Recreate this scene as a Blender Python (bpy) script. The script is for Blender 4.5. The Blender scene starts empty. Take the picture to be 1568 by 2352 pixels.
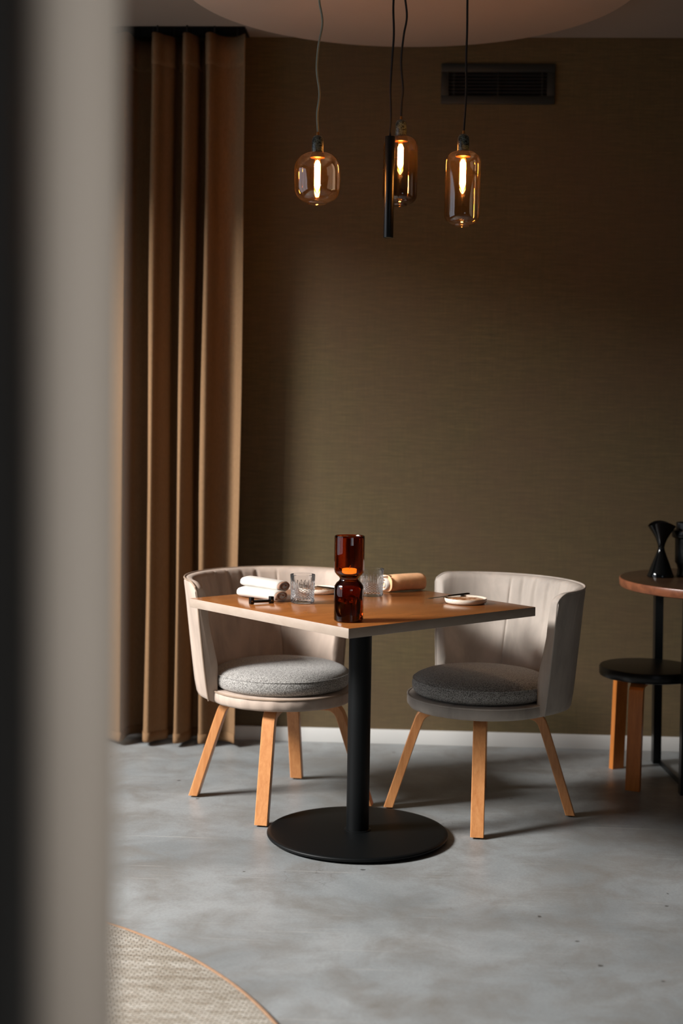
import bpy, bmesh, math, random
from mathutils import Vector, Matrix
PI = math.pi
R = math.radians
random.seed(7)
SC = bpy.context.scene
COL = SC.collection

# ------------------------------------------------------------------ camera
cam_d = bpy.data.cameras.new('camera')
cam = bpy.data.objects.new('camera', cam_d); COL.objects.link(cam)
RT = Vector((0.99856102, 0.05143075, 0.01519114))
UP = Vector((-0.01874348, 0.0693084, 0.99741918))
FW = Vector((-0.05024514, 0.99626865, -0.07017266))
cam.matrix_world = Matrix(((RT.x, UP.x, -FW.x, 0), (RT.y, UP.y, -FW.y, 0), (RT.z, UP.z, -FW.z, 1.3278), (0, 0, 0, 1)))
cam_d.sensor_fit = 'VERTICAL'; cam_d.sensor_height = 36.0
cam_d.lens = 3267 / 2352 * 36.0
cam_d.clip_start = 0.02
cam_d.dof.use_dof = True; cam_d.dof.focus_distance = 4.25; cam_d.dof.aperture_fstop = 1.9
SC.camera = cam

# ------------------------------------------------------------------ world, daylight, added fill, exposure
w = bpy.data.worlds.new('world'); SC.world = w; w.use_nodes = True
w.node_tree.nodes['Background'].inputs[0].default_value = (0.80, 0.88, 1.0, 1)
w.node_tree.nodes['Background'].inputs[1].default_value = 1.5
def area(name, loc, target, sx, sy, power, color, spread=180):
    l = bpy.data.lights.new(name, 'AREA'); l.shape = 'RECTANGLE'; l.size = sx; l.size_y = sy
    l.energy = power; l.color = color; l.spread = R(spread)
    o = bpy.data.objects.new(name, l); COL.objects.link(o); o.location = loc
    o.rotation_euler = (Vector(target) - Vector(loc)).to_track_quat('-Z', 'Y').to_euler()
    return o
area('daylight_window_left', (-4.8, 2.6, 3.5), (-0.1, 4.4, 0.6), 1.6, 1.1, 860, (1.0, 0.975, 0.95), 180)
area('pillar_fill_light', (1.9, -1.36, 1.5), (-0.27, 1.0, 1.3), 0.8, 1.0, 3.3, (1.0, 0.96, 0.92), 44)  # fill light added behind the camera to brighten the pillar
SC.view_settings.view_transform = 'Standard'; SC.view_settings.look = 'None'
SC.view_settings.exposure = 0.0; SC.view_settings.gamma = 1.0; SC.view_settings.use_curve_mapping = False

# ------------------------------------------------------------------ helpers
def lin(c):
    return tuple(((v/255)/12.92 if v/255 <= .04045 else (((v/255)+.055)/1.055)**2.4) for v in c) + (1.0,)
def tag(o, label=None, cat=None, group=None, kind=None):
    if label: o['label'] = label
    if cat: o['category'] = cat
    if group: o['group'] = group
    if kind: o['kind'] = kind
    return o
def thing(name, label, cat, loc=(0, 0, 0), rz=0, group=None):
    o = bpy.data.objects.new(name, None); o.empty_display_size = .05; COL.objects.link(o)
    o.location = loc; o.rotation_euler = (0, 0, rz)
    return tag(o, label, cat, group)
def obj(name, bm, mat, parent=None, smooth=True, angle=40, loc=None):
    bmesh.ops.recalc_face_normals(bm, faces=bm.faces)
    me = bpy.data.meshes.new(name); bm.to_mesh(me); bm.free()
    for m in (mat if isinstance(mat, (list, tuple)) else [mat]): me.materials.append(m)
    o = bpy.data.objects.new(name, me); COL.objects.link(o)
    if parent: o.parent = parent
    if loc: o.location = loc
    if smooth:
        me.polygons.foreach_set('use_smooth', [True]*len(me.polygons))
        me.set_sharp_from_angle(angle=R(angle))
    return o
def struct(name, bm, mat, parent=None, **k):
    o = obj(name, bm, mat, parent, **k)
    if not parent: o['kind'] = 'structure'
    return o
def box(bm, a, b, bevel=0, seg=2, mi=0):
    x0, y0, z0 = a; x1, y1, z1 = b
    t = bmesh.new()
    vs = [t.verts.new(p) for p in [(x0,y0,z0),(x1,y0,z0),(x1,y1,z0),(x0,y1,z0),(x0,y0,z1),(x1,y0,z1),(x1,y1,z1),(x0,y1,z1)]]
    for f in [(0,3,2,1),(4,5,6,7),(0,1,5,4),(1,2,6,5),(2,3,7,6),(3,0,4,7)]: t.faces.new([vs[i] for i in f]).material_index = mi
    if bevel: bmesh.ops.bevel(t, geom=t.edges[:], offset=bevel, segments=seg, profile=.5, affect='EDGES')
    me = bpy.data.meshes.new('t'); t.to_mesh(me); t.free(); bm.from_mesh(me); bpy.data.meshes.remove(me)
def lathe(bm, prof, n=48, c=(0, 0, 0), fn=None, closed=False):
    """prof: list of (r, z). fn(ang, r, z) -> r"""
    rings = []
    for r, z in prof:
        if r < 1e-6: rings.append([bm.verts.new((c[0], c[1], c[2]+z))]); continue
        ring = []
        for i in range(n):
            a = 2*PI*i/n; rr = fn(a, r, z) if fn else r
            ring.append(bm.verts.new((c[0]+rr*math.cos(a), c[1]+rr*math.sin(a), c[2]+z)))
        rings.append(ring)
    pairs = list(zip(rings, rings[1:]))
    if closed: pairs.append((rings[-1], rings[0]))
    for A, B in pairs:
        for i in range(n):
            j = (i+1) % n
            if len(A) == 1 and len(B) == 1: continue
            if len(A) == 1: bm.faces.new((A[0], B[j], B[i]))
            elif len(B) == 1: bm.faces.new((A[i], A[j], B[0]))
            else: bm.faces.new((A[i], A[j], B[j], B[i]))
def tube(bm, pts, r, n=10, cap=True, closed=False):
    pts = [Vector(p) for p in pts]; rings = []
    N = len(pts); up = Vector((0, 0, 1))
    prev = None
    for i, p in enumerate(pts):
        if closed: d = pts[(i+1) % N] - pts[i-1]
        else: d = pts[min(i+1, N-1)] - pts[max(i-1, 0)]
        d.normalize()
        if prev is None:
            s = d.cross(up if abs(d.z) < .9 else Vector((1, 0, 0))).normalized()
        else: s = (prev - d*prev.dot(d)).normalized()
        prev = s; t = d.cross(s)
        rr = r[i] if isinstance(r, (list, tuple)) else r
        rings.append([bm.verts.new(p + rr*(math.cos(2*PI*k/n)*s + math.sin(2*PI*k/n)*t)) for k in range(n)])
    rg = list(zip(rings, rings[1:]))
    if closed: rg.append((rings[-1], rings[0]))
    for A, B in rg:
        for i in range(n): bm.faces.new((A[i], A[(i+1) % n], B[(i+1) % n], B[i]))
    if cap and not closed: bm.faces.new(rings[0][::-1]); bm.faces.new(rings[-1])
def sweep(bm, secs):
    """secs: list of rings (equal length lists of points), capped both ends"""
    rs = [[bm.verts.new(p) for p in s] for s in secs]; n = len(rs[0])
    for A, B in zip(rs, rs[1:]):
        for i in range(n): bm.faces.new((A[i], A[(i+1) % n], B[(i+1) % n], B[i]))
    bm.faces.new(rs[0][::-1]); bm.faces.new(rs[-1])
def spline(pts, sub=8):
    out = []; P = [Vector(p) for p in pts]; P = [2*P[0]-P[1]] + P + [2*P[-1]-P[-2]]
    for i in range(1, len(P)-2):
        for k in range(sub):
            t = k/sub; a, b, c, d = P[i-1:i+3]
            out.append(.5*((2*b) + (c-a)*t + (2*a-5*b+4*c-d)*t*t + (3*b-a-3*c+d)*t**3))
    out.append(P[-2]); return out

# ------------------------------------------------------------------ materials
class NT:
    def __init__(s, name):
        s.m = bpy.data.materials.new(name); s.m.use_nodes = True; s.t = s.m.node_tree
        s.b = s.t.nodes['Principled BSDF']; s.out = s.t.nodes['Material Output']
    def n(s, ty, **k):
        x = s.t.nodes.new(ty)
        for a, v in k.items():
            if a.startswith('i_'): x.inputs[a[2:].replace('_', ' ')].default_value = v
            elif a.startswith('n_'): x.inputs[int(a[2:])].default_value = v
            else: setattr(x, a, v)
        return x
    def l(s, a, b): s.t.links.new(a, b)
    def set(s, **k):
        for a, v in k.items(): s.b.inputs[a.replace('_', ' ')].default_value = v
        return s
    def coords(s, scale=(1, 1, 1), rot=(0, 0, 0), kind='Object'):
        tc = s.n('ShaderNodeTexCoord'); mp = s.n('ShaderNodeMapping'); s.l(tc.outputs[kind], mp.inputs[0])
        mp.inputs['Scale'].default_value = scale; mp.inputs['Rotation'].default_value = rot
        return mp.outputs[0]
    def noise(s, vec, scale, detail=3, rough=.5, dist=0):
        x = s.n('ShaderNodeTexNoise'); s.l(vec, x.inputs['Vector']); x.inputs['Scale'].default_value = scale
        x.inputs['Detail'].default_value = detail; x.inputs['Roughness'].default_value = rough; x.inputs['Distortion'].default_value = dist
        return x.outputs['Fac']
    def ramp(s, fac, stops, interp='LINEAR'):
        x = s.n('ShaderNodeValToRGB'); s.l(fac, x.inputs[0]); e = x.color_ramp.elements; x.color_ramp.interpolation = interp
        while len(e) < len(stops): e.new(.5)
        for q, (p, c) in zip(e, stops): q.position = p; q.color = c
        return x.outputs[0]
    def mix(s, fac, a, b, mode='MIX'):
        x = s.n('ShaderNodeMix', data_type='RGBA', blend_type=mode)
        for v, i in ((fac, 0), (a, 6), (b, 7)):
            if hasattr(v, 'links'): s.l(v, x.inputs[i])
            else: x.inputs[i].default_value = v
        return x.outputs[2]
    def math(s, op, a, b=0):
        x = s.n('ShaderNodeMath', operation=op)
        for v, i in ((a, 0), (b, 1)):
            if hasattr(v, 'links'): s.l(v, x.inputs[i])
            else: x.inputs[i].default_value = v
        return x.outputs[0]
    def bump(s, h, strength=.3, dist=.002):
        x = s.n('ShaderNodeBump'); s.l(h, x.inputs['Height']); x.inputs['Strength'].default_value = strength
        x.inputs['Distance'].default_value = dist; s.l(x.outputs[0], s.b.inputs['Normal'])
    def col(s, c): s.l(c, s.b.inputs['Base Color'])
def plain(name, c, rough=.5, metal=0, spec=.5, **k):
    m = NT(name).set(Base_Color=lin(c), Roughness=rough, Metallic=metal)
    m.b.inputs['Specular IOR Level'].default_value = spec
    v = m.coords(); n = m.noise(v, 60, 4)
    m.col(m.mix(n, lin(tuple(x*.88 for x in c)), lin(tuple(min(255, x*1.08) for x in c))))
    return m.m
G = lambda v: (v, v, v, 1)

def m_wallpaper():
    m = NT('woven_wallpaper').set(Roughness=.85)
    v = m.coords((6, 6, 420)); v2 = m.coords((380, 380, 12)); v3 = m.coords((1, 1, 1))
    a = m.noise(v, 1.0, 3, .6); b = m.noise(v2, 1.0, 2); c = m.noise(v3, 2.2, 4, .6); v4 = m.coords((16, 16, 190)); d = m.noise(v4, 1, 3, .7)
    t = m.math('ADD', m.math('MULTIPLY', a, .4), m.math('ADD', m.math('MULTIPLY', b, .2), m.math('MULTIPLY', d, .4)))
    base = m.ramp(t, [(.3, lin((64, 55, 32))), (.5, lin((82, 70, 42))), (.7, lin((102, 88, 55)))])
    m.col(m.mix(m.ramp(c, [(.35, G(0)), (.7, G(1))]), base, m.mix(.5, base, lin((88, 66, 48)))))
    m.bump(t, .5, .001); return m.m
def m_concrete():
    m = NT('polished_concrete')
    v = m.coords((1, 1, 1))
    big = m.noise(v, 1.1, 5, .6, .6); mid = m.noise(v, 5, 6, .65, .4); fine = m.noise(v, 120, 3, .7)
    c = m.ramp(big, [(.3, lin((110, 114, 115))), (.52, lin((143, 147, 148))), (.72, lin((161, 164, 164)))])
    c = m.mix(m.ramp(mid, [(.42, G(0)), (.7, G(.8))]), c, lin((114, 110, 104)))
    c = m.mix(m.ramp(fine, [(.35, G(.22)), (.6, G(0))]), c, lin((90, 88, 84)))
    # fine straight scratches in several directions
    for rot, sc, seed in ((.5, 1, 0), (1.9, 1.3, 3), (2.7, .8, 7), (-.3, .6, 11)):
        vv = m.coords((2.2*sc, 90*sc, 1), (0, 0, rot)); mp = m.n('ShaderNodeVectorMath', operation='ADD'); m.l(vv, mp.inputs[0]); mp.inputs[1].default_value = (seed, seed, 0)
        s_ = m.noise(mp.outputs[0], 1.0, 2, .4, .3)
        c = m.mix(m.ramp(s_, [(.70, G(0)), (.75, G(.3))]), c, lin((188, 186, 180)) if seed % 2 else lin((96, 93, 88)))
    # dark hairline cracks and chips, sparse
    vo = m.n('ShaderNodeTexVoronoi', feature='DISTANCE_TO_EDGE'); wv = m.n('ShaderNodeVectorMath', operation='ADD'); nz = m.n('ShaderNodeTexNoise'); nz.inputs['Scale'].default_value = 9; nz.inputs['Detail'].default_value = 4; m.l(v, nz.inputs['Vector'])
    ms = m.n('ShaderNodeVectorMath', operation='SCALE'); ms.inputs['Scale'].default_value = .16; m.l(nz.outputs['Color'], ms.inputs[0]); m.l(v, wv.inputs[0]); m.l(ms.outputs[0], wv.inputs[1])
    m.l(wv.outputs[0], vo.inputs['Vector']); vo.inputs['Scale'].default_value = 11
    crack = m.ramp(vo.outputs[0], [(0, G(1)), (.014, G(0))]); area_ = m.ramp(m.noise(v, 1.7, 2), [(.66, G(0)), (.71, G(1))])
    c = m.mix(m.math('MULTIPLY', m.math('MULTIPLY', crack, area_), .75), c, lin((62, 58, 54)))
    v5 = m.n('ShaderNodeTexVoronoi', feature='F1'); m.l(v, v5.inputs['Vector']); v5.inputs['Scale'].default_value = 7; 
    chip = m.ramp(m.math('ADD', v5.outputs['Distance'], m.math('MULTIPLY', m.noise(v, 60, 3), .09)), [(.085, G(1)), (.1, G(0))])
    c = m.mix(m.math('MULTIPLY', chip, .8), c, lin((56, 53, 50)))
    m.col(c)
    rr = m.ramp(mid, [(.3, G(.34)), (.7, G(.48))]); m.l(rr, m.b.inputs['Roughness'])
    m.b.inputs['Specular IOR Level'].default_value = .45
    m.bump(m.math('ADD', mid, m.math('MULTIPLY', fine, .2)), .12, .003); return m.m
def m_plaster(name, c, rough=.8):
    m = NT(name).set(Roughness=rough); v = m.coords(); n = m.noise(v, 160, 4); k = m.noise(v, 3, 3)
    m.col(m.mix(k, lin(tuple(x*.93 for x in c)), lin(c))); m.bump(n, .15, .001); return m.m
def m_velvet(name, c):
    m = NT(name).set(Roughness=.75)
    v = m.coords((1, 1, .35)); n = m.noise(v, 9, 5, .6, .5); f = m.noise(m.coords(), 500, 2)
    m.col(m.mix(m.ramp(n, [(.35, G(0)), (.68, G(1))]), lin(tuple(x*.87 for x in c)), lin(tuple(min(255, x*1.05) for x in c))))
    m.b.inputs['Sheen Weight'].default_value = .12; m.b.inputs['Sheen Roughness'].default_value = .35
    m.b.inputs['Sheen Tint'].default_value = lin((235, 220, 205))
    m.bump(m.math('ADD', f, m.math('MULTIPLY', n, .6)), .15, .0012); return m.m
def m_weave(name, ca, cb, s=330, plane='xy', bumpd=.0016):
    m = NT(name).set(Roughness=.9)
    v = m.coords((1, 1.25, 1), (.3, .25, .5)); vo = m.n('ShaderNodeTexVoronoi', feature='F1'); m.l(v, vo.inputs['Vector'])
    vo.inputs['Scale'].default_value = s; vo.inputs['Randomness'].default_value = .7
    h = m.ramp(vo.outputs['Distance'], [(.05, G(1)), (.6, G(0))])
    n = m.noise(v, 240, 3, .7); t = m.math('ADD', m.math('MULTIPLY', h, .6), m.math('MULTIPLY', n, .6))
    m.col(m.ramp(t, [(.22, lin(cb)), (.62, lin(ca))]))
    m.b.inputs['Sheen Weight'].default_value = .2
    m.bump(t, .8, bumpd); return m.m
def m_wood(name, ca, cb, rough=.35, scale=(1, 1, 1), ring=60, mixf=1.0, coat=0):
    m = NT(name).set(Roughness=rough)
    v = m.coords(scale); n = m.noise(v, ring, 5, .6, .6); n2 = m.noise(v, ring*4, 3, .6)
    t = m.math('ADD', m.math('MULTIPLY', n, .75), m.math('MULTIPLY', n2, .25))
    m.col(m.ramp(t, [(.3, lin(cb)), (.68, lin(ca))]))
    m.b.inputs['Coat Weight'].default_value = coat; m.b.inputs['Coat Roughness'].default_value = .2
    m.bump(t, .06, .001); return m.m
def m_thin(name, tint, gloss=(1, 1, 1, 1), k=1.4, haze=.003):
    m = NT(name); t = m.t
    lw = m.n('ShaderNodeFresnel'); lw.inputs['IOR'].default_value = k
    tr = m.n('ShaderNodeBsdfTransparent'); gl = m.n('ShaderNodeBsdfGlossy'); gl.inputs['Roughness'].default_value = .02
    lay = m.n('ShaderNodeLayerWeight'); lay.inputs[0].default_value = .35
    m.l(m.mix(lay.outputs['Facing'], lin(tint), lin(tuple(x*.95 for x in tint))), tr.inputs[0]); gl.inputs[0].default_value = gloss
    mx = m.n('ShaderNodeMixShader'); m.l(lw.outputs[0], mx.inputs[0]); m.l(tr.outputs[0], mx.inputs[1]); m.l(gl.outputs[0], mx.inputs[2])
    m.l(m.math('MAXIMUM', m.math('MINIMUM', lw.outputs[0], .3), .085), mx.inputs[0])
    tl = m.n('ShaderNodeBsdfTranslucent'); tl.inputs[0].default_value = (1, .62, .34, 1); m2 = m.n('ShaderNodeMixShader'); m2.inputs[0].default_value = haze
    m.l(mx.outputs[0], m2.inputs[1]); m.l(tl.outputs[0], m2.inputs[2]); m.l(m2.outputs[0], m.out.inputs[0]); t.nodes.remove(m.b); return m.m
def m_glass(name, c, rough=0):
    m = NT(name).set(Base_Color=lin(c), Roughness=rough, IOR=1.5); m.b.inputs['Transmission Weight'].default_value = 1; return m.m
def m_cut():
    m = NT('cut_glass'); t = m.t; tr = m.n('ShaderNodeBsdfTransparent'); gl = m.n('ShaderNodeBsdfGlossy'); gl.inputs['Roughness'].default_value = .12
    gl.inputs['Roughness'].default_value = .06; fr = m.n('ShaderNodeFresnel'); fr.inputs['IOR'].default_value = 1.35; mx = m.n('ShaderNodeMixShader')
    lw = m.n('ShaderNodeLayerWeight'); lw.inputs[0].default_value = .5; m.l(m.ramp(lw.outputs['Facing'], [(.15, G(.98)), (.6, G(.94)), (.95, G(.78))]), tr.inputs[0])
    m.l(fr.outputs[0], mx.inputs[0]); m.l(tr.outputs[0], mx.inputs[1]); m.l(gl.outputs[0], mx.inputs[2])
    tl = m.n('ShaderNodeBsdfTranslucent'); m2 = m.n('ShaderNodeMixShader'); m.l(mx.outputs[0], m2.inputs[1]); m.l(tl.outputs[0], m2.inputs[2])
    # frosted grooves: crossed diamonds low, upright flutes above
    tc = m.n('ShaderNodeTexCoord'); sx = m.n('ShaderNodeSeparateXYZ'); m.l(tc.outputs['Object'], sx.inputs[0])
    an = m.math('ARCTAN2', sx.outputs[1], sx.outputs[0]); u = m.math('MULTIPLY', an, 9); vz = m.math('MULTIPLY', sx.outputs[2], PI/.0075)
    def groove(x, w_): return m.math('LESS_THAN', m.math('ABSOLUTE', m.math('SINE', x)), w_)
    d = m.math('MAXIMUM', groove(m.math('ADD', u, vz), .33), groove(m.math('SUBTRACT', u, vz), .33))
    z = sx.outputs[2]; lo = m.math('MULTIPLY', m.math('GREATER_THAN', z, .010), m.math('LESS_THAN', z, .040))
    tip = m.math('ADD', .056, m.math('MULTIPLY', m.math('ABSOLUTE', m.math('SINE', u)), .010))
    hi = m.math('MULTIPLY', m.math('GREATER_THAN', z, .042), m.math('LESS_THAN', z, tip)); fl = groove(m.math('MULTIPLY', an, 18), .5)
    msk = m.math('ADD', m.math('MULTIPLY', d, lo), m.math('MULTIPLY', fl, hi))
    m.l(m.math('ADD', .02, m.math('MULTIPLY', msk, .5)), m2.inputs[0])
    m.l(m2.outputs[0], m.out.inputs[0]); t.nodes.remove(m.b); return m.m
def m_emit(name, c, s, base=(0, 0, 0)):
    m = NT(name).set(Base_Color=lin(base)); m.b.inputs['Emission Color'].default_value = c; m.b.inputs['Emission Strength'].default_value = s; return m.m
def m_curtain():
    m = NT('curtain_fabric'); v = m.coords((300, 300, 60)); n = m.noise(v, 1, 3, .7); f = m.noise(m.coords((1, 1, 1)), 900, 2)
    c = m.mix(n, lin((120, 92, 66)), lin((160, 128, 96)))
    di = m.n('ShaderNodeBsdfDiffuse'); tl = m.n('ShaderNodeBsdfTranslucent'); tp = m.n('ShaderNodeBsdfTransparent')
    m.l(c, di.inputs[0]); m.l(c, tl.inputs[0]); mx = m.n('ShaderNodeMixShader'); mx.inputs[0].default_value = .18
    m.l(di.outputs[0], mx.inputs[1]); m.l(tl.outputs[0], mx.inputs[2])
    m2 = m.n('ShaderNodeMixShader'); m2.inputs[0].default_value = .2; m.l(mx.outputs[0], m2.inputs[1]); m.l(tp.outputs[0], m2.inputs[2])
    m.l(m2.outputs[0], m.out.inputs[0]); m.t.nodes.remove(m.b); return m.m
def m_plate():
    m = NT('speckled_ceramic').set(Roughness=.35)
    v = m.coords(); n = m.noise(v, 260, 3, .7); big = m.noise(v, 22, 3, .6)
    c = m.mix(m.ramp(n, [(.6, G(0)), (.68, G(.8))]), lin((226, 214, 198)), lin((150, 92, 48)))
    m.col(c); return m.m
def m_crumb():
    m = NT('brown_glaze').set(Roughness=.3)
    v = m.coords(); n = m.noise(v, 45, 4, .8); n2 = m.noise(v, 380, 3, .7)
    c = m.ramp(n, [(.35, lin((60, 40, 26))), (.5, lin((176, 112, 62))), (.62, lin((226, 206, 180)))])
    m.col(m.mix(m.ramp(n2, [(.58, G(0)), (.66, G(.8))]), c, lin((110, 62, 30)))); return m.m
def m_marble():
    m = NT('dark_marble').set(Roughness=.3); v = m.coords(); n = m.noise(v, 60, 6, .7, 1.5)
    m.col(m.ramp(n, [(.0, lin((14, 20, 19))), (.48, lin((24, 34, 32))), (.51, lin((130, 145, 138))), (.54, lin((20, 28, 26)))])); return m.m
def m_rug():
    m = NT('woven_rug').set(Roughness=.95)
    v = m.coords((1, 1, 1), (0, 0, .12))
    br = m.n('ShaderNodeTexBrick'); m.l(v, br.inputs['Vector']); br.inputs['Scale'].default_value = 1
    br.inputs['Brick Width'].default_value = .022; br.inputs['Row Height'].default_value = .009; br.inputs['Mortar Size'].default_value = .0016; br.inputs['Mortar Smooth'].default_value = .7
    br.inputs['Color1'].default_value = lin((236, 230, 218)); br.inputs['Color2'].default_value = lin((206, 196, 180)); br.inputs['Mortar'].default_value = lin((92, 82, 70))
    st = m.noise(m.coords((3, 26, 1), (0, 0, .12)), 1, 3, .7); n = m.noise(v, 300, 3, .7)
    c = m.mix(m.ramp(st, [(.4, G(0)), (.7, G(.8))]), br.outputs[0], lin((176, 164, 146)), 'MULTIPLY')
    c = m.mix(m.ramp(n, [(.4, G(.45)), (.6, G(0))]), c, lin((110, 98, 82)))
    m.col(c); m.bump(m.math('ADD', m.math('SUBTRACT', 1, br.outputs[1]), n), .9, .003); return m.m

WALL = m_wallpaper(); FLOOR = m_concrete(); CEIL = m_plaster('ceiling_paint', (150, 138, 126)); DISC = m_plaster('disc_paint', (196, 172, 152))
WHITE = m_plaster('white_skirting_paint', (205, 204, 200), .5); BLACKSLOT = plain('slot_black', (14, 13, 12), .9)
VENT = plain('vent_paint', (28, 33, 30), .5); PILLAR = m_plaster('pillar_paint', (196, 186, 174), .7)
VEL = m_velvet('taupe_velvet', (184, 165, 150)); VEL2 = m_velvet('grey_velvet', (182, 171, 160)); PIPE = m_velvet('velvet_piping', (150, 128, 108))
CUSH = m_weave('grey_tweed', (190, 186, 180), (72, 68, 64))
BEECH = m_wood('beech_wood', (216, 152, 96), (190, 122, 70), .4, (1, 1, .12), 90); BIRCH = m_wood('birch_wood', (226, 142, 66), (196, 112, 46), .35, (1, 1, .1), 110)
TOP = m_wood('oak_veneer', (158, 98, 48), (134, 80, 38), .22, (.25, 1, 1), 22, coat=.3); EDGE = m_wood('edge_band', (170, 154, 140), (158, 141, 126), .4, (.4, .4, 1), 30)
WALNUT = m_wood('walnut_wood', (150, 92, 62), (96, 56, 38), .35, (.3, 1, 1), 24); WALTOP = m_wood('dark_walnut_top', (70, 50, 34), (48, 33, 22), .3, (.3, 1, 1), 20)
BLK = plain('black_powder_coat', (6, 8, 9), .5, spec=.2); BLKS = plain('black_satin', (11, 13, 14), .32, spec=.4); BLKG = plain('black_gloss', (7, 9, 10), .06); RUBBER = plain('black_rubber', (12, 12, 12), .8)
LINEN = NT('white_linen').set(Roughness=.85)
_v = LINEN.coords(); LINEN.col(LINEN.mix(LINEN.noise(_v, 25, 3), lin((182, 177, 170)), lin((204, 199, 191)))); LINEN.bump(LINEN.noise(_v, 600, 2), .3, .0008)
LINEN.b.inputs['Subsurface Weight'].default_value = 0; LINEN = LINEN.m
LINEN2 = plain('shaded_linen', (150, 116, 96), .85); LINEN3 = plain('warm_lit_linen', (226, 176, 132), .85)  # linen colours with light painted in: taupe for shaded folds, peach for warm backlight
GLASS = m_cut(); AMBER = m_glass('amber_glass', (160, 88, 46)); 
BULBG = m_thin('warm_bulb_glass', (246, 226, 200)); SMOKE = m_thin('smoked_bulb_glass', (176, 160, 146)); TUBEG = m_thin('tube_glass', (255, 214, 150))
FIL = m_emit('filament_glow', (1, .62, .30, 1), 260); GLOW = m_emit('lamp_tube_glow', (1, .36, .07, 1), 5)
METAL = plain('steel', (150, 146, 140), .25, 1); DMETAL = plain('dark_steel', (70, 66, 62), .3, 1); BRASS = plain('brass', (176, 122, 66), .35, 1)
WAX = m_emit('glowing_wax', (1, .62, .1, 1), 4, (240, 150, 60)); WICK = plain('wick', (230, 170, 60), .8)  # wax given its own glow so it shows through the amber glass
CORDG = plain('grey_green_cord', (128, 134, 122), .8); CORDB = plain('black_cord', (14, 14, 15), .8)

# ------------------------------------------------------------------ room
YW, ZC = 5.649, 2.784
b = bmesh.new(); box(b, (-2.7, -1.5, -.1), (3.3, 5.75, 0)); struct('floor', b, FLOOR, smooth=False)
b = bmesh.new(); box(b, (-2.7, YW, 0), (3.3, YW+.12, 3.05)); struct('wall_back', b, WALL, smooth=False)
b = bmesh.new(); box(b, (3.2, -1.5, 0), (3.32, YW, 3.05)); struct('wall_right', b, WALL, smooth=False)
# left wall with a tall window opening
b = bmesh.new(); WY0, WY1, WZ0, WZ1 = 2.15, 4.75, .6, 2.55
box(b, (-2.62, -1.5, 0), (-2.5, WY0, 3.05)); box(b, (-2.62, WY1, 0), (-2.5, YW, 3.05))
box(b, (-2.62, WY0, 0), (-2.5, WY1, WZ0)); box(b, (-2.62, WY0, WZ1), (-2.5, WY1, 3.05)); struct('wall_left', b, WALL, smooth=False)
b = bmesh.new(); box(b, (-2.62, -1.5, 0), (1.4, -1.38, 3.05)); box(b, (2.4, -1.5, 0), (3.3, -1.38, 3.05))
box(b, (1.4, -1.5, 0), (2.4, -1.38, .95)); box(b, (1.4, -1.5, 2.05), (2.4, -1.38, 3.05)); struct('wall_rear', b, WALL, smooth=False)
def window_frame(name, x0, x1, y0, y1, z0, z1, axis, nb):
    b = bmesh.new(); t = .05
    if axis == 'y':
        for z in (z0, z1-t): box(b, (x0, y0, z), (x1, y1, z+t), .004)
        for i in range(nb+1):
            y = y0 + (y1-y0-t)*i/nb; box(b, (x0, y, z0+t), (x1, y+t, z1-t), .004)
    else:
        for z in (z0, z1-t): box(b, (x0, y0, z), (x1, y1, z+t), .004)
        for i in range(nb+1):
            x = x0 + (x1-x0-t)*i/nb; box(b, (x, y0, z0+t), (x+t, y1, z1-t), .004)
    struct(name, b, BLKS)
window_frame('window_1', -2.6, -2.55, WY0, WY1, WZ0, WZ1, 'y', 3)
window_frame('added_window_rear', 1.4, 2.4, -1.47, -1.42, .95, 2.05, 'x', 2)  # unseen frame, added around the pillar's fill light
# ceiling with a recessed curtain slot along the back wall
b = bmesh.new(); SX, SY = -.672, 5.50
box(b, (-2.7, -1.5, ZC), (3.3, SY, ZC+.1)); box(b, (SX, SY, ZC), (3.3, YW, ZC+.1)); box(b, (-2.7, SY, ZC+.14), (SX, YW, ZC+.24), mi=1); struct('ceiling', b, [CEIL, BLACKSLOT], smooth=False)
b = bmesh.new(); box(b, (-2.6, SY-.006, ZC-.0), (SX, SY-.0005, ZC+.14)); box(b, (-2.6, SY+.03, ZC+.05), (SX-.01, SY+.06, ZC+.08)); box(b, (-2.6, YW-.035, ZC-.004), (SX, YW-.002, ZC+.14))
box(b, (SX-.006, SY, ZC-.001), (SX-.0005, YW-.036, ZC+.14))
struct('trim_1', b, BLACKSLOT, smooth=False)
b = bmesh.new(); box(b, (-2.5, YW-.014, 0), (3.2, YW, .058), .002); struct('baseboard_back', b, WHITE)
b = bmesh.new(); lathe(b, [(0, 0), (.735, 0), (.745, .006), (.746, .02), (.746, ZC-2.70-.001), (0, ZC-2.70-.001)], 128)
o = obj('ceiling_disc', b, DISC, loc=(-.0425, 4.7257, 2.70)); tag(o, 'large round taupe ceiling disc above the pendant lamps', 'ceiling panel')
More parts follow.
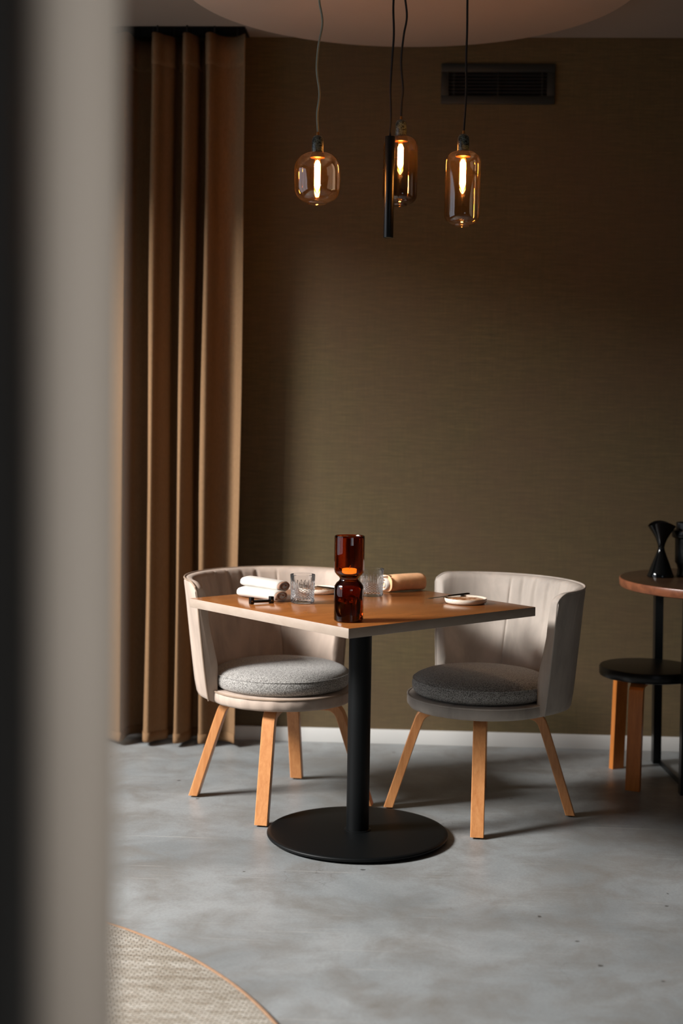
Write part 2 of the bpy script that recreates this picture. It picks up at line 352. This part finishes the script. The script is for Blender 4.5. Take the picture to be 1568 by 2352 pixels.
# vent
t = thing('air_vent', 'dark rectangular air vent grille high on the olive wall', 'vent', (.297, YW, 2.605))
b = bmesh.new(); X, Z, xi, zi = .219, .0765, .19, .0455
for a, c in (((-X, -.012, -Z), (X, -.0005, -zi)), ((-X, -.012, zi), (X, -.0005, Z)), ((-X, -.012, -zi), (-xi, -.0005, zi)), ((xi, -.012, -zi), (X, -.0005, zi))): box(b, a, c, .002)
obj('frame', b, VENT, t)
b = bmesh.new(); box(b, (-xi, -.003, -zi), (xi, -.0006, zi)); obj('backing', b, BLACKSLOT, t, smooth=False)
for i in range(7):
    b = bmesh.new(); z = -zi+.0065+i*.013; sweep(b, [[(x, -.011, z-.002), (x, -.009, z-.003), (x, -.0035, z+.002), (x, -.0055, z+.003)] for x in (-xi, xi)]); obj('slat', b, BLKS, t, smooth=False)
for x in (-xi+.02, 0, xi-.02):
    b = bmesh.new(); box(b, (x-.002, -.0125, -zi), (x+.002, -.011, zi)); obj('bar', b, VENT, t, smooth=False)

# ------------------------------------------------------------------ foreground pillar
b = bmesh.new(); PH = 2.78
lathe(b, [(0, .0), (.040, .0), (.040, .01), (.0362, .012), (.0382, PH-.012), (.042, PH-.01), (.042, PH), (0, PH)], 96)
o = obj('pillar', b, PILLAR, loc=(-.247, 1.0, 0)); tag(o, 'blurred pale grey round pillar filling the left foreground', 'pillar')

b = bmesh.new(); box(b, (-.46, .57, 0), (-.168, .63, ZC), .004); struct('trim_2', b, plain('dark_door_post', (12, 12, 11), .7))
# ------------------------------------------------------------------ curtain
def curtain():
    t = thing('curtain', 'tan full-length curtain in deep folds against the back wall', 'curtain', (-.9, 5.56, 0))
    key = [(-1.36, 5.60), (-1.345, 5.50), (-1.31, 5.478), (-1.26, 5.51), (-1.21, 5.54), (-1.165, 5.505), (-1.13, 5.48), (-1.118, 5.50), (-1.112, 5.59), (-1.09, 5.616), (-1.055, 5.616), (-1.036, 5.60), (-1.033, 5.53), (-1.028, 5.49), (-1.016, 5.478), (-1.002, 5.488), (-.988, 5.518), (-.968, 5.54), (-.955, 5.56), (-.951, 5.60), (-.935, 5.615), (-.918, 5.60),
           (-.914, 5.52), (-.909, 5.49), (-.897, 5.478), (-.883, 5.49), (-.870, 5.52), (-.860, 5.55), (-.857, 5.605), (-.84, 5.615), (-.826, 5.60), (-.823, 5.53), (-.818, 5.492), (-.804, 5.477), (-.788, 5.492), (-.770, 5.528), (-.742, 5.548), (-.712, 5.545), (-.692, 5.528), (-.679, 5.51), (-.669, 5.50)]
    P = spline([(x+.9, y-5.56, 0) for x, y in key], 5)
    zs = [.02, .03, .05, .3, .6, 1.0, 1.4, 1.8, 2.2, 2.5, 2.66, 2.69, 2.73, 2.757]
    def grid(z0, z1, off, zz):
        bm = bmesh.new(); rows = []
        for z in zz:
            f = 1-z/2.74; row = []
            for i, p in enumerate(P):
                d = (P[min(i+1, len(P)-1)]-P[max(i-1, 0)]); nn = Vector((d.y, -d.x, 0)).normalized()
                k = .004*math.sin(i*.23+z*2.1)*f + .003*math.sin(i*.11-z*3)
                row.append(bm.verts.new((p.x - .014*f*(1 - .2*math.sin(i*.3)) + nn.x*(off+k), p.y + nn.y*(off+k), z)))
            rows.append(row)
        for A, B in zip(rows, rows[1:]):
            for i in range(len(A)-1): bm.faces.new((A[i], A[i+1], B[i+1], B[i]))
        return bm
    M = m_curtain()
    o = obj('panel', grid(0, 0, 0, zs), M, t, angle=80)
    s = o.modifiers.new('s', 'SOLIDIFY'); s.thickness = .0016
    o = obj('header_band', grid(0, 0, .0022, [2.64, 2.66, 2.70, 2.758]), M, t, angle=80)
    s = o.modifiers.new('s', 'SOLIDIFY'); s.thickness = .0012
    o = obj('hem', grid(0, 0, .0022, [.018, .03, .055]), M, t, angle=80); s = o.modifiers.new('s', 'SOLIDIFY'); s.thickness = .0012
    for k in range(10, len(P), 16):
        bm = bmesh.new(); p = P[k]; tube(bm, [(p.x, p.y, 2.757), (p.x, p.y, ZC+.02)], .003, 8); obj('hook', bm, BLACKSLOT, t)
curtain()

# ------------------------------------------------------------------ tub chairs
def chair(label, loc, rz, leg_off, vel, pipem, twist):
    t = thing('tub_chair', label, 'chair', loc, rz, None)
    ZB = .362
    def Ro(z, a=0):
        q = min(1, max(0, (span-abs(a))/40)); b0 = .266 + .030*q*q*(3-2*q)
        return b0 + (.332-b0)*max(0, (z-.36)/.405)**.9
    def AN(a, z): return R(90 + a + twist*(z-.36)/.4)
    span = 83; H = .768
    def topz(a):      # rounded ends
        e = (span-abs(a))/9
        return H - (.022*(1-min(1, max(0, e)))**2.2)
    def pl(a, z):
        f = min(1, max(0, (z-.53)/.22))
        s = 0
        for c, wd, zz in ((-19, 1.5, 0), (-8, 1.3, .05), (3, 1.4, -.03), (14, 1.6, .02), (24, 1.3, .06)):
            s += math.exp(-((a-c-(z-.7)*9)/wd)**2)*min(1, max(0, (z-.55-zz)/.18))
        for c in (-33, 33): s += .55*math.exp(-((a-c)/.55)**2)
        return s*.0065
    # shell as closed cross-sections swept around the back
    bm = bmesh.new(); secs = []; n = 181
    angs = [-span + 2*span*i/(n-1) for i in range(n)]
    for a in angs:
        tz = topz(a); e = min(1, (span-abs(a))/2.2); th = .016+.022*math.sqrt(max(0, 1-(1-e)**2))
        pts = []
        def P(r, z): an = AN(a, z); pts.append((r*math.cos(an), r*math.sin(an), z))
        b0 = Ro(.36, a); P(.236, .358); P(b0-.018, .361); P(b0-.005, .367); P(b0, .378)
        for k in range(1, 9): z = .378+(tz-.02-.378)*k/9; P(Ro(z, a), z)
        P(Ro(tz-.012)+.001, tz-.012); P(Ro(tz)-.002, tz-.002); P(Ro(tz)-.012, tz+.001); P(Ro(tz)-.020, tz); P(Ro(tz)-th*.75-.004, tz-.006)
        for k in range(0, 13):
            z = tz-.018-(tz-.018-.40)*k/12; inner = Ro(z)-th-.004; inner = max(Ro(z, a)-th-.004-.026*max(0, (.62-z)/.24), .2335)
            P(inner + .008*max(0, 1-(tz-z)/.06) + pl(a, z), z)
        P(.2335, .368)
        secs.append(pts)
    sweep(bm, secs); obj('backrest', bm, vel, t, angle=60)
    # piping around the outer edge of the shell
    path = []
    for z in [.366+.4*k/10*.95 for k in range(11)]: 
        zz = min(z, topz(-span)-.008); an = AN(-span, zz); path.append(((Ro(zz, span)-.003)*math.cos(an), (Ro(zz, span)-.003)*math.sin(an), zz))
    for a in angs[1:-1:2]: an = AN(a, H); r = Ro(topz(a))-.001; path.append((r*math.cos(an), r*math.sin(an), topz(a)))
    for z in [.366+.4*k/10*.95 for k in range(10, -1, -1)]:
        zz = min(z, topz(span)-.008); an = AN(span, zz); path.append(((Ro(zz, span)-.003)*math.cos(an), (Ro(zz, span)-.003)*math.sin(an), zz))
    bm = bmesh.new(); tube(bm, path, .0032, 8); obj('piping', bm, pipem, t)
    # seat ring
    bm = bmesh.new()
    def ruff(a, r, z): return r + .0012*math.sin(a*23)*math.sin(a*7+1) if r > .2 else r
    lathe(bm, [(0, .355), (.225, .355), (.238, .358), (.2445, .366), (.246, .378), (.2455, .390), (.242, .396), (.236, .399), (.22, .4), (0, .4)], 180, fn=ruff); ring = obj('seat_base', bm, vel, t, angle=60)
    bm = bmesh.new(); tube(bm, [(.2445*math.cos(2*PI*i/90), .2445*math.sin(2*PI*i/90), .3965) for i in range(90)], .0032, 8, closed=True); obj('base_piping', bm, pipem, ring)
    # cushion
    bm = bmesh.new()
    lathe(bm, [(0, .3995), (.19, .3995), (.214, .402), (.225, .410), (.2305, .423), (.231, .436), (.2275, .4475), (.2245, .4515), (.218, .459), (.195, .469), (.16, .476), (.11, .4805), (.05, .482), (0, .4825)], 96); cu = obj('cushion', bm, CUSH, t, angle=70)
    bm = bmesh.new(); tube(bm, [(.2275*math.cos(2*PI*i/90), .2275*math.sin(2*PI*i/90), .4495) for i in range(90)], .0018, 6, closed=True); obj('cushion_seam', bm, CUSH, cu)
    # bent plywood legs
    for k in range(4):
        bm = bmesh.new(); an = leg_off + k*PI/2; ux, uy = math.cos(an), math.sin(an)
        cl = [(.302, .006), (.272, .10), (.240, .20), (.212, .285), (.198, .318), (.178, .334), (.150, .339), (.02, .340)]
        cl = [Vector((r, 0, z)) for r, z in cl]; cl = spline(cl, 4); secs = []
        for i, p in enumerate(cl):
            d = (cl[min(i+1, len(cl)-1)]-cl[max(i-1, 0)]).normalized()
            nrm = Vector((d.z, 0, -d.x))
            if i == 0: nrm = Vector((1.06, 0, 0))
            u = i/(len(cl)-1); hw = .0215; ht = .0150
            c = .0022; ring_ = []
            for s1, s2 in ((-1, -1), (1, -1), (1, 1), (-1, 1)):
                for q in (((0, c), (c, 0)) if (s1*s2 > 0) else ((c, 0), (0, c))):
                    vv = s1*(hw-q[0]); nn = s2*(ht-q[1]); P3 = p + nrm*nn
                    ring_.append((P3.x*ux - vv*uy, P3.x*uy + vv*ux, P3.z))
            secs.append(ring_)
        sweep(bm, secs); lg = obj('leg', bm, BEECH, t, angle=35)
        bm = bmesh.new(); lathe(bm, [(0, 0), (.011, 0), (.011, .0065), (0, .0065)], 16, c=(.300*ux, .300*uy, 0)); obj('glide', bm, RUBBER, lg)
    bm = bmesh.new(); lathe(bm, [(0, .345), (.12, .345), (.12, .355), (0, .355)], 32); obj('mounting_plate', bm, RUBBER, t)
    return t
chair('taupe velvet tub chair left of the pedestal table, nearest the curtain', (-.434, 4.76, 0), R(36), R(84-36), VEL, PIPE, 7)
chair('light grey velvet tub chair right of the pedestal table, with sunlit inner back', (.238, 4.70, 0), R(-50), R(-3.5+50+90), VEL2, VEL2, -5)

# ------------------------------------------------------------------ pedestal table
TX, TY, TA, TS = -.1556, 4.3761, R(45)-.0257, .7593
t = thing('pedestal_table', 'square brown wooden dining table on a black column and round base', 'table', (TX, TY, 0), TA)
h = TS/2; bm = bmesh.new(); box(bm, (-h, -h, .7113), (h, h, .7393), .0012, 2)
top = obj('tabletop', bm, [TOP, EDGE], t, angle=30)
for f in top.data.polygons: f.material_index = 0 if f.normal.z > .9 and f.center.z > .73 else 1
bm = bmesh.new(); lathe(bm, [(0, .006), (.272, .006), (.281, .008), (.2835, .012), (.2835, .015), (.281, .018), (.27, .0195), (.05, .0235), (0, .0235)], 128); bs = obj('base_plate', bm, BLK, t, angle=50)
for k in range(4):
    bm = bmesh.new(); lathe(bm, [(0, 0), (.013, 0), (.014, .006), (0, .006)], 16, c=(.245*math.cos(PI/2*k+.75), .245*math.sin(PI/2*k+.75), 0)); obj('glide', bm, RUBBER, bs)
bm = bmesh.new(); lathe(bm, [(0, .0235), (.042, .0235), (.042, .025), (.0355, .027), (.0355, .7), (0, .7)], 48); obj('column', bm, BLK, t)
bm = bmesh.new(); box(bm, (-.17, -.17, .7005), (.17, .17, .7112), .002); obj('mounting_plate', bm, BLK, t)

# ------------------------------------------------------------------ things on the table
ZT = .7396
def lantern(x, y):
    t = thing('hurricane_lantern', 'amber-red hourglass glass candle lantern standing on the front table corner', 'lantern', (x, y, ZT))
    outer = [(0, .001), (.036, .001), (.0405, .003), (.0415, .008), (.0415, .092), (.040, .101), (.035, .109), (.0285, .1145), (.0265, .1185), (.0265, .1215), (.029, .126), (.035, .131), (.0405, .138), (.0425, .147), (.0425, .238), (.0418, .2415), (.0405, .242)]
    inner = [(.0392, .2405), (.0388, .236), (.0388, .149), (.036, .140), (.030, .134), (.0225, .130), (0, .1285)]
    bm = bmesh.new(); lathe(bm, outer+inner, 96, fn=lambda a, r, z: r*(1+(.0035*math.cos(16*a) if r > .034 else 0))); g = obj('glass_body', bm, AMBER, t, angle=50)
    bm = bmesh.new(); lathe(bm, [(0, .0046), (.034, .0046), (.0375, .009), (.0378, .09), (.036, .0975), (.031, .105), (.025, .110), (.022, .1135), (0, .1145)], 96); obj('inner_hollow', bm, AMBER, g, angle=50)
    bm = bmesh.new(); lathe(bm, [(0, .1335), (.0195, .1335), (.0205, .136), (.0205, .1465), (.019, .1475), (0, .147)], 32); c = obj('tealight', bm, WAX, t)
    bm = bmesh.new(); tube(bm, [(0, 0, .146), (.001, 0, .152), (.004, 0, .157)], .0009, 6); obj('wick', bm, WICK, c)
lantern(-.1765, 3.980)

def tumbler(x, y, label, rz):
    bm = bmesh.new(); Rr = .0375; H = .088
    def cut(a, r, z):
        if r < .03: return r
        if .010 < z < .040:      # crossed diamonds
            u = a*18; v_ = z*2*PI/.0075
            return r - .0016*(abs(math.sin((u+v_)/2)) + abs(math.sin((u-v_)/2)))*min(1, (z-.010)/.003)*min(1, (.040-z)/.003)
        if .040 <= z < .068:     # upright flutes with rounded tips
            top = .056+.010*abs(math.sin(a*9)); f = 1 if z < top else 0
            return r - .0022*abs(math.cos(a*18))*f*min(1, (z-.040)/.003)
        return r
    prof = [(0, .0), (.031, .0), (.0352, .0015), (.0365, .006)] + [(.0368+.0009*k/45, .008+k*.0014) for k in range(45)] + [(.0381, .076), (.0384, .084), (.0382, H), (.0374, H+.0005)]
    prof += [(.0366, H-.001), (.0360, .07), (.0352, .05), (.0343, .03), (.0335, .018), (.031, .0135), (0, .0125)]
    lathe(bm, prof, 288, fn=cut); o = obj('tumbler', bm, GLASS, loc=(x, y, ZT+.0002), angle=22); o.rotation_euler = (0, 0, rz); tag(o, label, 'glass', 'cut glass tumblers on the table')
tumbler(-.335, 4.338, 'cut crystal tumbler beside the white rolled napkin, left of the lantern', .2)
tumbler(-.128, 4.543, 'cut crystal tumbler behind the lantern, beside the peach-lit rolled napkin', .9)

def plate(x, y, r, label, rz, mat2):
    t = thing('side_plate', label, 'plate', (x, y, ZT), rz, 'round side plates with knives')
    bm = bmesh.new(); lathe(bm, [(0, .0), (r*.88, .0), (r*.97, .003), (r, .008), (r, .0145), (r*.985, .0163), (r*.955, .0158), (r*.93, .0138), (r*.88, .0122), (0, .0118)], 96); p = obj('dish', bm, m_plate(), t, angle=60)
    bm = bmesh.new(); lathe(bm, [(0, .0128), (r*.4, .0132), (r*.80, .0128), (r*.84, .0121)], 64, fn=lambda a, q, z: q*(1+.03*math.sin(3*a)+.02*math.sin(7*a+1))); obj('crumb_layer', bm, mat2, t)
CR = m_crumb()
plate(.168, 4.422, .0665, 'small white plate with brown glaze at the right end of the table', 0, CR)
plate(-.300, 4.600, .0665, 'small white plate behind the left tumbler', 1.2, CR)
def knife(p0, p1, z, label):
    d = Vector((p1[0]-p0[0], p1[1]-p0[1], 0)); L = d.length
    t = thing('butter_knife', label, 'knife', (p0[0], p0[1], z), math.atan2(d.y, d.x), 'butter knives resting on the side plates')
    bm = bmesh.new(); secs = []
    for u, wd, th in ((0, .0025, .0004), (.03, .0055, .0006), (.12, .008, .0007), (.3, .0088, .0008), (.42, .007, .0010), (.46, .004, .0018)):
        xx = u*L; secs.append([(xx, -wd, 0), (xx, wd, 0), (xx, wd, th), (xx, -wd, th)])
    sweep(bm, secs); obj('blade', bm, METAL, t)
    bm = bmesh.new(); secs = []
    for u, wd, th in ((.46, .0035, .003), (.5, .0048, .004), (.75, .006, .005), (.96, .0068, .0055), (1, .005, .004)):
        xx = u*L; secs.append([(xx, wd*math.cos(q*PI/4), .0022+th*.55*math.sin(q*PI/4)) for q in range(8)])
    sweep(bm, secs); obj('handle', bm, DMETAL, t)
knife((.052, 4.374), (.182, 4.508), ZT+.0168, 'steel butter knife lying across the right side plate')
knife((-.372, 4.66), (-.235, 4.545), ZT+.0168, 'steel butter knife lying across the plate behind the left tumbler')
# cushion: left napkin, a white roll folded into two stacked lobes
def lobe(bm, p0, p1, hw, hh, n=24, taper=(.55, .55)):
    p0, p1 = Vector(p0), Vector(p1); d = (p1-p0).normalized(); s = Vector((-d.y, d.x, 0)); L = (p1-p0).length; secs = []
    for u, k in ((0, taper[0]*.6), (.012, taper[0]), (.06, .82), (.14, .95), (.3, 1), (.7, 1.02), (.93, 1.0), (.985, .96), (1, .9*taper[1]/.55 if taper[1] > .55 else .86)):
        c = p0 + d*L*u; ring = []
        for i in range(n):
            a = 2*PI*i/n; ca, sa = math.cos(a), math.sin(a); e = .8
            ring.append(c + s*hw*k*math.copysign(abs(ca)**e, ca) + Vector((0, 0, 1))*hh*(k if k < .9 else 1)*math.copysign(abs(sa)**e, sa) - Vector((0, 0, hh*(1-k)*.7)))
        secs.append(ring)
    sweep(bm, secs)
t = thing('rolled_napkin', 'white linen napkin folded into two stacked rolls at the left table side', 'napkin', (-.468, 4.418, ZT))
bm = bmesh.new(); lobe(bm, (-.078, .062, .0172), (.065, -.062, .0172), .029, .0168)
obj('lower_roll', bm, LINEN, t, angle=70)
bm = bmesh.new(); lobe(bm, (-.070, .086, .0475), (.07, -.038, .0445), .028, .0165)
obj('upper_roll', bm, LINEN, t, angle=70)
def spiral(bm, c, d, hw, hh, L, turns=1.6, r0=.25, th=.0022):
    d = Vector(d).normalized(); s = Vector((-d.y, d.x, 0)); n = 40; A = []; B = []
    ring = []
    for i in range(n+1):
        a = turns*2*PI*i/n; k = r0+(1-r0)*i/n; ring.append((k*math.cos(a), k*math.sin(a)))
    for side in (0, 1):
        row = []
        for (x, z) in ring:
            q = Vector(c) + s*hw*x + Vector((0, 0, hh*z)) + d*L*side; row.append(bm.verts.new(q))
        (A if side == 0 else B).extend(row)
    for i in range(n): bm.faces.new((A[i], A[i+1], B[i+1], B[i]))
dd = (.76, -.65, 0)
for nm, c, hw, hh in (('lower_fold_end', (.058, -.056, .0172), .027, .0155), ('upper_fold_end', (.064, -.032, .045), .026, .0152)):
    bm = bmesh.new(); spiral(bm, c, dd, hw, hh, .016); o = obj(nm, bm, LINEN2, t, angle=80); s = o.modifiers.new('s', 'SOLIDIFY'); s.thickness = .002; s.offset = 0
# right napkin
t = thing('rolled_napkin', 'peach-lit rolled linen napkin lying at the back table edge, right of a tumbler', 'napkin', (-.030, 4.690, ZT))
dv = Vector((.82, .57, 0)).normalized()
bm = bmesh.new(); lobe(bm, -dv*.068+Vector((0, 0, .0285)), dv*.074+Vector((0, 0, .0285)), .036, .0275, 32, (1.0, .5)); obj('roll', bm, LINEN3, t, angle=70)
bm = bmesh.new(); spiral(bm, -dv*.080+Vector((0, 0, .0285)), dv, .0335, .0258, .028, 2.3, .2); o = obj('spiral_end', bm, LINEN, t, angle=80); s = o.modifiers.new('s', 'SOLIDIFY'); s.thickness = .0022; s.offset = 0
# black cutlery rest
t = thing('cutlery_rest', 'small black bracket-shaped cutlery rest in front of the white napkin', 'cutlery rest', (-.458, 4.302, ZT), R(30))
bm = bmesh.new(); box(bm, (-.03, -.006, .0035), (.03, .006, .0115), .0012); obj('bar', bm, BLKS, t)
for s_ in (-1, 1):
    bm = bmesh.new(); x = s_*.033; box(bm, (x-.006, -.008, 0), (x+.006, .008, .021), .0014); e = obj('end_block', bm, BLKS, t)
    bm = bmesh.new(); tube(bm, [(x-.002, -.0079, .0095), (x-.002, -.0094, .0095)], .0022, 12); obj('pin', bm, METAL, e)

# ------------------------------------------------------------------ pendant lamps
def cord_pts(pts): return spline(pts, 8)
def bulb_pendant(x, y, zs, prof, glass, cordpts, cordm, label, tl):
    """zs: z of socket top"""
    t = thing('pendant_lamp', label, 'lamp', (x, y, zs))
    bm = bmesh.new(); lathe(bm, [(0, -.004), (.006, -.004), (.012, -.007), (.0165, -.014), (.0178, -.024), (.0178, -.051), (.0165, -.053), (0, -.053)], 40); s = obj('socket', bm, m_marble(), t)
    bm = bmesh.new(); lathe(bm, [(0, .006), (.0035, .006), (.0045, 0), (.0045, -.006), (0, -.006)], 20); obj('ferrule', bm, BRASS, s)
    bm = bmesh.new(); lathe(bm, [(0, -.053), (.0185, -.053), (.0185, -.056), (0, -.056)], 40); obj('collar', bm, METAL, s)
    bm = bmesh.new(); lathe(bm, [(0, -.0561), (.019, -.0561), (.0235, -.066), (.0235, -.070), (0, -.070)], 40); c = obj('cap', bm, DMETAL, t)
    bm = bmesh.new(); lathe(bm, [(0, -.0701), (.022, -.0701), (.022, -.0712), (0, -.0712)], 40); obj('cap_plate', bm, BRASS, c)
    bm = bmesh.new(); lathe(bm, prof, 72); obj('glass_shade', bm, glass, t, angle=60)
    bm = bmesh.new(); lathe(bm, [(0, -.0715), (.008, -.0715), (.0112, -.082), (.0112, -.072-tl+.012), (.008, -.072-tl+.003), (.003, -.072-tl-.004), (0, -.072-tl-.006)], 24); bl = obj('light_bulb', bm, TUBEG, t)
    bm = bmesh.new(); lathe(bm, [(0, -.078), (.005, -.080), (.009, -.09), (.009, -.072-tl+.018), (.0035, -.072-tl+.008), (0, -.072-tl+.004)], 16); obj('filament', bm, FIL, bl)
    bm = bmesh.new(); tube(bm, cord_pts(cordpts), .0032, 8); obj('cord', bm, cordm, t)
    return t
def gp(zt, h, r, shoulder, lip):
    """glass profile: top at zt, height h, radius r"""
    P = [(.0205, zt+.001), (.024, zt-.0005)]
    for k in range(1, 13):
        a = PI/2*k/12; P.append((.024+(r-.024)*math.sin(a), zt-shoulder*(1-math.cos(a))))
    n = 8
    for k in range(1, n): P.append((r, zt-shoulder-(h-2*shoulder)*k/n))
    for k in range(0, 12):
        a = PI/2*k/12; P.append((lip+(r-lip)*math.cos(a), zt-h+shoulder-(shoulder-.006)*math.sin(a)))
    P += [(lip, zt-h+.005), (lip-.001, zt-h+.001), (lip-.003, zt-h), (0, zt-h+.0015)]
    return P
ZD = 2.70
bulb_pendant(-.308, 4.35, 2.163, gp(-.056, .153, .070, .052, .031), BULBG,
    [(0, 0, .006), (-.003, 0, .06), (.003, 0, .12), (-.006, 0, .19), (-.002, 0, .26), (.009, .002, .33), (-.002, 0, .40), (.002, 0, .47), (0, 0, ZD-2.163-.001)], CORDG,
    'squat round amber glass pendant bulb on a grey cord, leftmost of the lamps', .100)
bulb_pendant(-.060, 4.50, 2.213+.028, gp(-.056, .213, .0535, .034, .024), SMOKE,
    [(0, 0, .006), (.001, 0, .05), (.004, 0, .09), (-.003, 0, .17), (.003, 0, .25), (.012, 0, .31), (.004, 0, .38), (.002, 0, ZD-2.241-.001)], CORDB,
    'smoked glass cylinder pendant partly hidden behind the black tube', .088)
bulb_pendant(.130, 4.35, 2.169, gp(-.056, .222, .0535, .036, .027), BULBG,
    [(0, 0, .006), (.003, 0, .06), (.005, 0, .13), (.003, 0, .22), (.004, 0, .3), (.003, 0, .4), (.004, 0, ZD-2.169-.001)], CORDB,
    'tall clear amber capsule pendant on a black cord, rightmost of the lamps', .098)
t = thing('tube_pendant', 'slim black metal tube spotlight hanging in front of the smoked pendant', 'lamp', (-.090, 4.33, 1.853))
bm = bmesh.new(); lathe(bm, [(.0115, .001), (.0145, 0), (.015, .001), (.015, .299), (.0145, .3), (0, .3)], 40); lathe(bm, [(.0115, .001), (.0115, .05), (0, .05)], 40); obj('tube', bm, BLKS, t)
bm = bmesh.new(); lathe(bm, [(0, .006), (.0112, .006), (.0112, .010), (0, .010)], 24); obj('diffuser', bm, m_emit('spot_lens_glow', (1, .62, .3, 1), 3), t)
bm = bmesh.new(); lathe(bm, [(0, .3001), (.004, .3001), (.0035, .309), (0, .309)], 16); obj('strain_relief', bm, BLKS, t)
bm = bmesh.new(); tube(bm, cord_pts([(0, 0, .308), (.002, 0, .36), (-.001, 0, .44), (.002, 0, .52), (.006, 0, .60), (.003, 0, .68), (.006, 0, .76), (.005, 0, ZD-1.853-.001)]), .0032, 8); obj('cord', bm, CORDB, t)
sp = bpy.data.lights.new('tube_spot', 'SPOT'); sp.energy = 9; sp.color = (1, .66, .38); sp.spot_size = R(62); sp.spot_blend = .9; sp.shadow_soft_size = .012
so = bpy.data.objects.new('tube_spot', sp); COL.objects.link(so); so.location = (-.090, 4.33, 1.852)

# ------------------------------------------------------------------ right side: bistro table, stool, vases
t = thing('round_table', 'round walnut table with black metal legs at the right edge', 'table', (1.157, 5.20, 0))
bm = bmesh.new(); lathe(bm, [(0, .706), (.385, .706), (.394, .709), (.397, .714), (.399, .735), (.3975, .739), (.395, .74), (0, .74)], 128); tp = obj('tabletop', bm, [WALNUT, WALTOP], t, angle=40)
for f in tp.data.polygons: f.material_index = 1 if f.center.z > .7395 else 0
def strut(name, p0, p1, w0, w1, mat, par):
    bm = bmesh.new(); a, c = Vector(p0), Vector(p1)
    sweep(bm, [[(q.x-w0/2, q.y-w1/2, q.z), (q.x+w0/2, q.y-w1/2, q.z), (q.x+w0/2, q.y+w1/2, q.z), (q.x-w0/2, q.y+w1/2, q.z)] for q in (a, c)])
    return obj(name, bm, mat, par, smooth=False)
strut('leg', (-.205, .255, 0), (-.232, .16, .706), .03, .05, BLKS, t)
strut('leg', (-.178, -.202, 0), (-.184, -.202, .706), .044, .044, BLKS, t)
strut('leg', (.22, .2, 0), (.22, .16, .706), .03, .05, BLKS, t)
bm = bmesh.new(); sweep(bm, [[(x, y-.02, 0), (x, y+.02, 0), (x, y+.02, .02), (x, y-.02, .02)] for x, y in ((-.2, .25), (-.168, -.18))][::1]); obj('foot_bar', bm, BLKS, t, smooth=False)
# stool
t = thing('wooden_stool', 'low round stool with black seat and bent orange birch legs', 'stool', (.868, 5.19, 0))
bm = bmesh.new(); lathe(bm, [(0, .383), (.168, .383), (.175, .386), (.177, .391), (.177, .414), (.174, .4195), (.166, .421), (0, .421)], 96); obj('seat', bm, BLKS, t)
for an in (-113, 118, 3):
    an = R(an); ux, uy = math.cos(an), math.sin(an); bm = bmesh.new(); secs = []
    cl = spline([(.176, 0, 0), (.170, 0, .18), (.164, 0, .345), (.155, 0, .366), (.13, 0, .3755), (.05, 0, .3765)], 5)
    for i, p in enumerate(cl):
        d = (cl[min(i+1, len(cl)-1)]-cl[max(i-1, 0)]).normalized(); nrm = Vector((d.z, 0, -d.x))
        if i == 0: nrm = Vector((1, 0, 0))
        hw, ht = .0255, .0115 if i < 12 else .0065
        if i == 0 or True:
            secs.append([((p+nrm*s2*ht).x*ux - s1*hw*uy, (p+nrm*s2*ht).x*uy + s1*hw*ux, min((p+nrm*s2*ht).z, .383) if i else 0) for s1, s2 in ((-1, -1), (1, -1), (1, 1), (-1, 1))])
    sweep(bm, secs); lg = obj('leg', bm, BIRCH, t, angle=30); m_ = lg.modifiers.new('b', 'BEVEL'); m_.width = .0018; m_.segments = 2; m_.limit_method = 'ANGLE'; m_.angle_limit = R(50)
# diabolo vase
bm = bmesh.new()
def saddle(bm, x, y):
    prof = [(0, .0), (.0475, .0), (.0485, .004), (.044, .016), (.034, .045), (.022, .075), (.0135, .098), (.0115, .108), (.0135, .120), (.022, .142), (.034, .165), (.044, .183), (.0505, .195), (.050, .1955), (.0485, .194), (.032, .166), (.02, .143), (.010, .120), (0, .112)]
    lathe(bm, prof, 72)
    for v in bm.verts:
        if v.co.z > .15:
            a = math.atan2(v.co.y, v.co.x); v.co.z += (v.co.z-.15)/.045*.009*math.cos(2*(a-R(90)))
saddle(bm, 0, 0)
o = obj('diabolo_vase', bm, BLKG, loc=(.913, 5.262, .7402), angle=60); tag(o, 'glossy black hourglass vase on the round walnut table', 'vase')
t = thing('candle_holder', 'matte black flanged candle holder cut by the right frame edge', 'candle holder', (1.012, 5.30, .7402))
bm = bmesh.new(); lathe(bm, [(0, 0), (.032, 0), (.034, .004), (.0315, .012), (.0305, .03), (.035, .045), (.0405, .052), (.0425, .14), (.052, .144), (.0545, .148), (.0545, .168), (.053, .1705), (.042, .172), (0, .172)], 64); obj('body', bm, BLKS, t)
bm = bmesh.new(); lathe(bm, [(0, .1721), (.040, .1721), (.040, .198), (.038, .2), (.034, .2), (.034, .18), (0, .18)], 64); obj('cup', bm, BLKS, t)

# ------------------------------------------------------------------ rug
t = thing('round_rug', 'round beige woven rug with tan bound edge, bottom left', 'rug', (-1.539, 2.374, 0))
bm = bmesh.new(); lathe(bm, [(0, .0), (1.394, .0), (1.394, .009), (1.385, .0105), (0, .0105)], 256); obj('pile', bm, m_rug(), t)
bm = bmesh.new(); tube(bm, [(1.399*math.cos(2*PI*i/240), 1.399*math.sin(2*PI*i/240), .0058) for i in range(240)], .0056, 8, closed=True); obj('edge_binding', bm, plain('tan_binding', (150, 116, 88), .9), t)
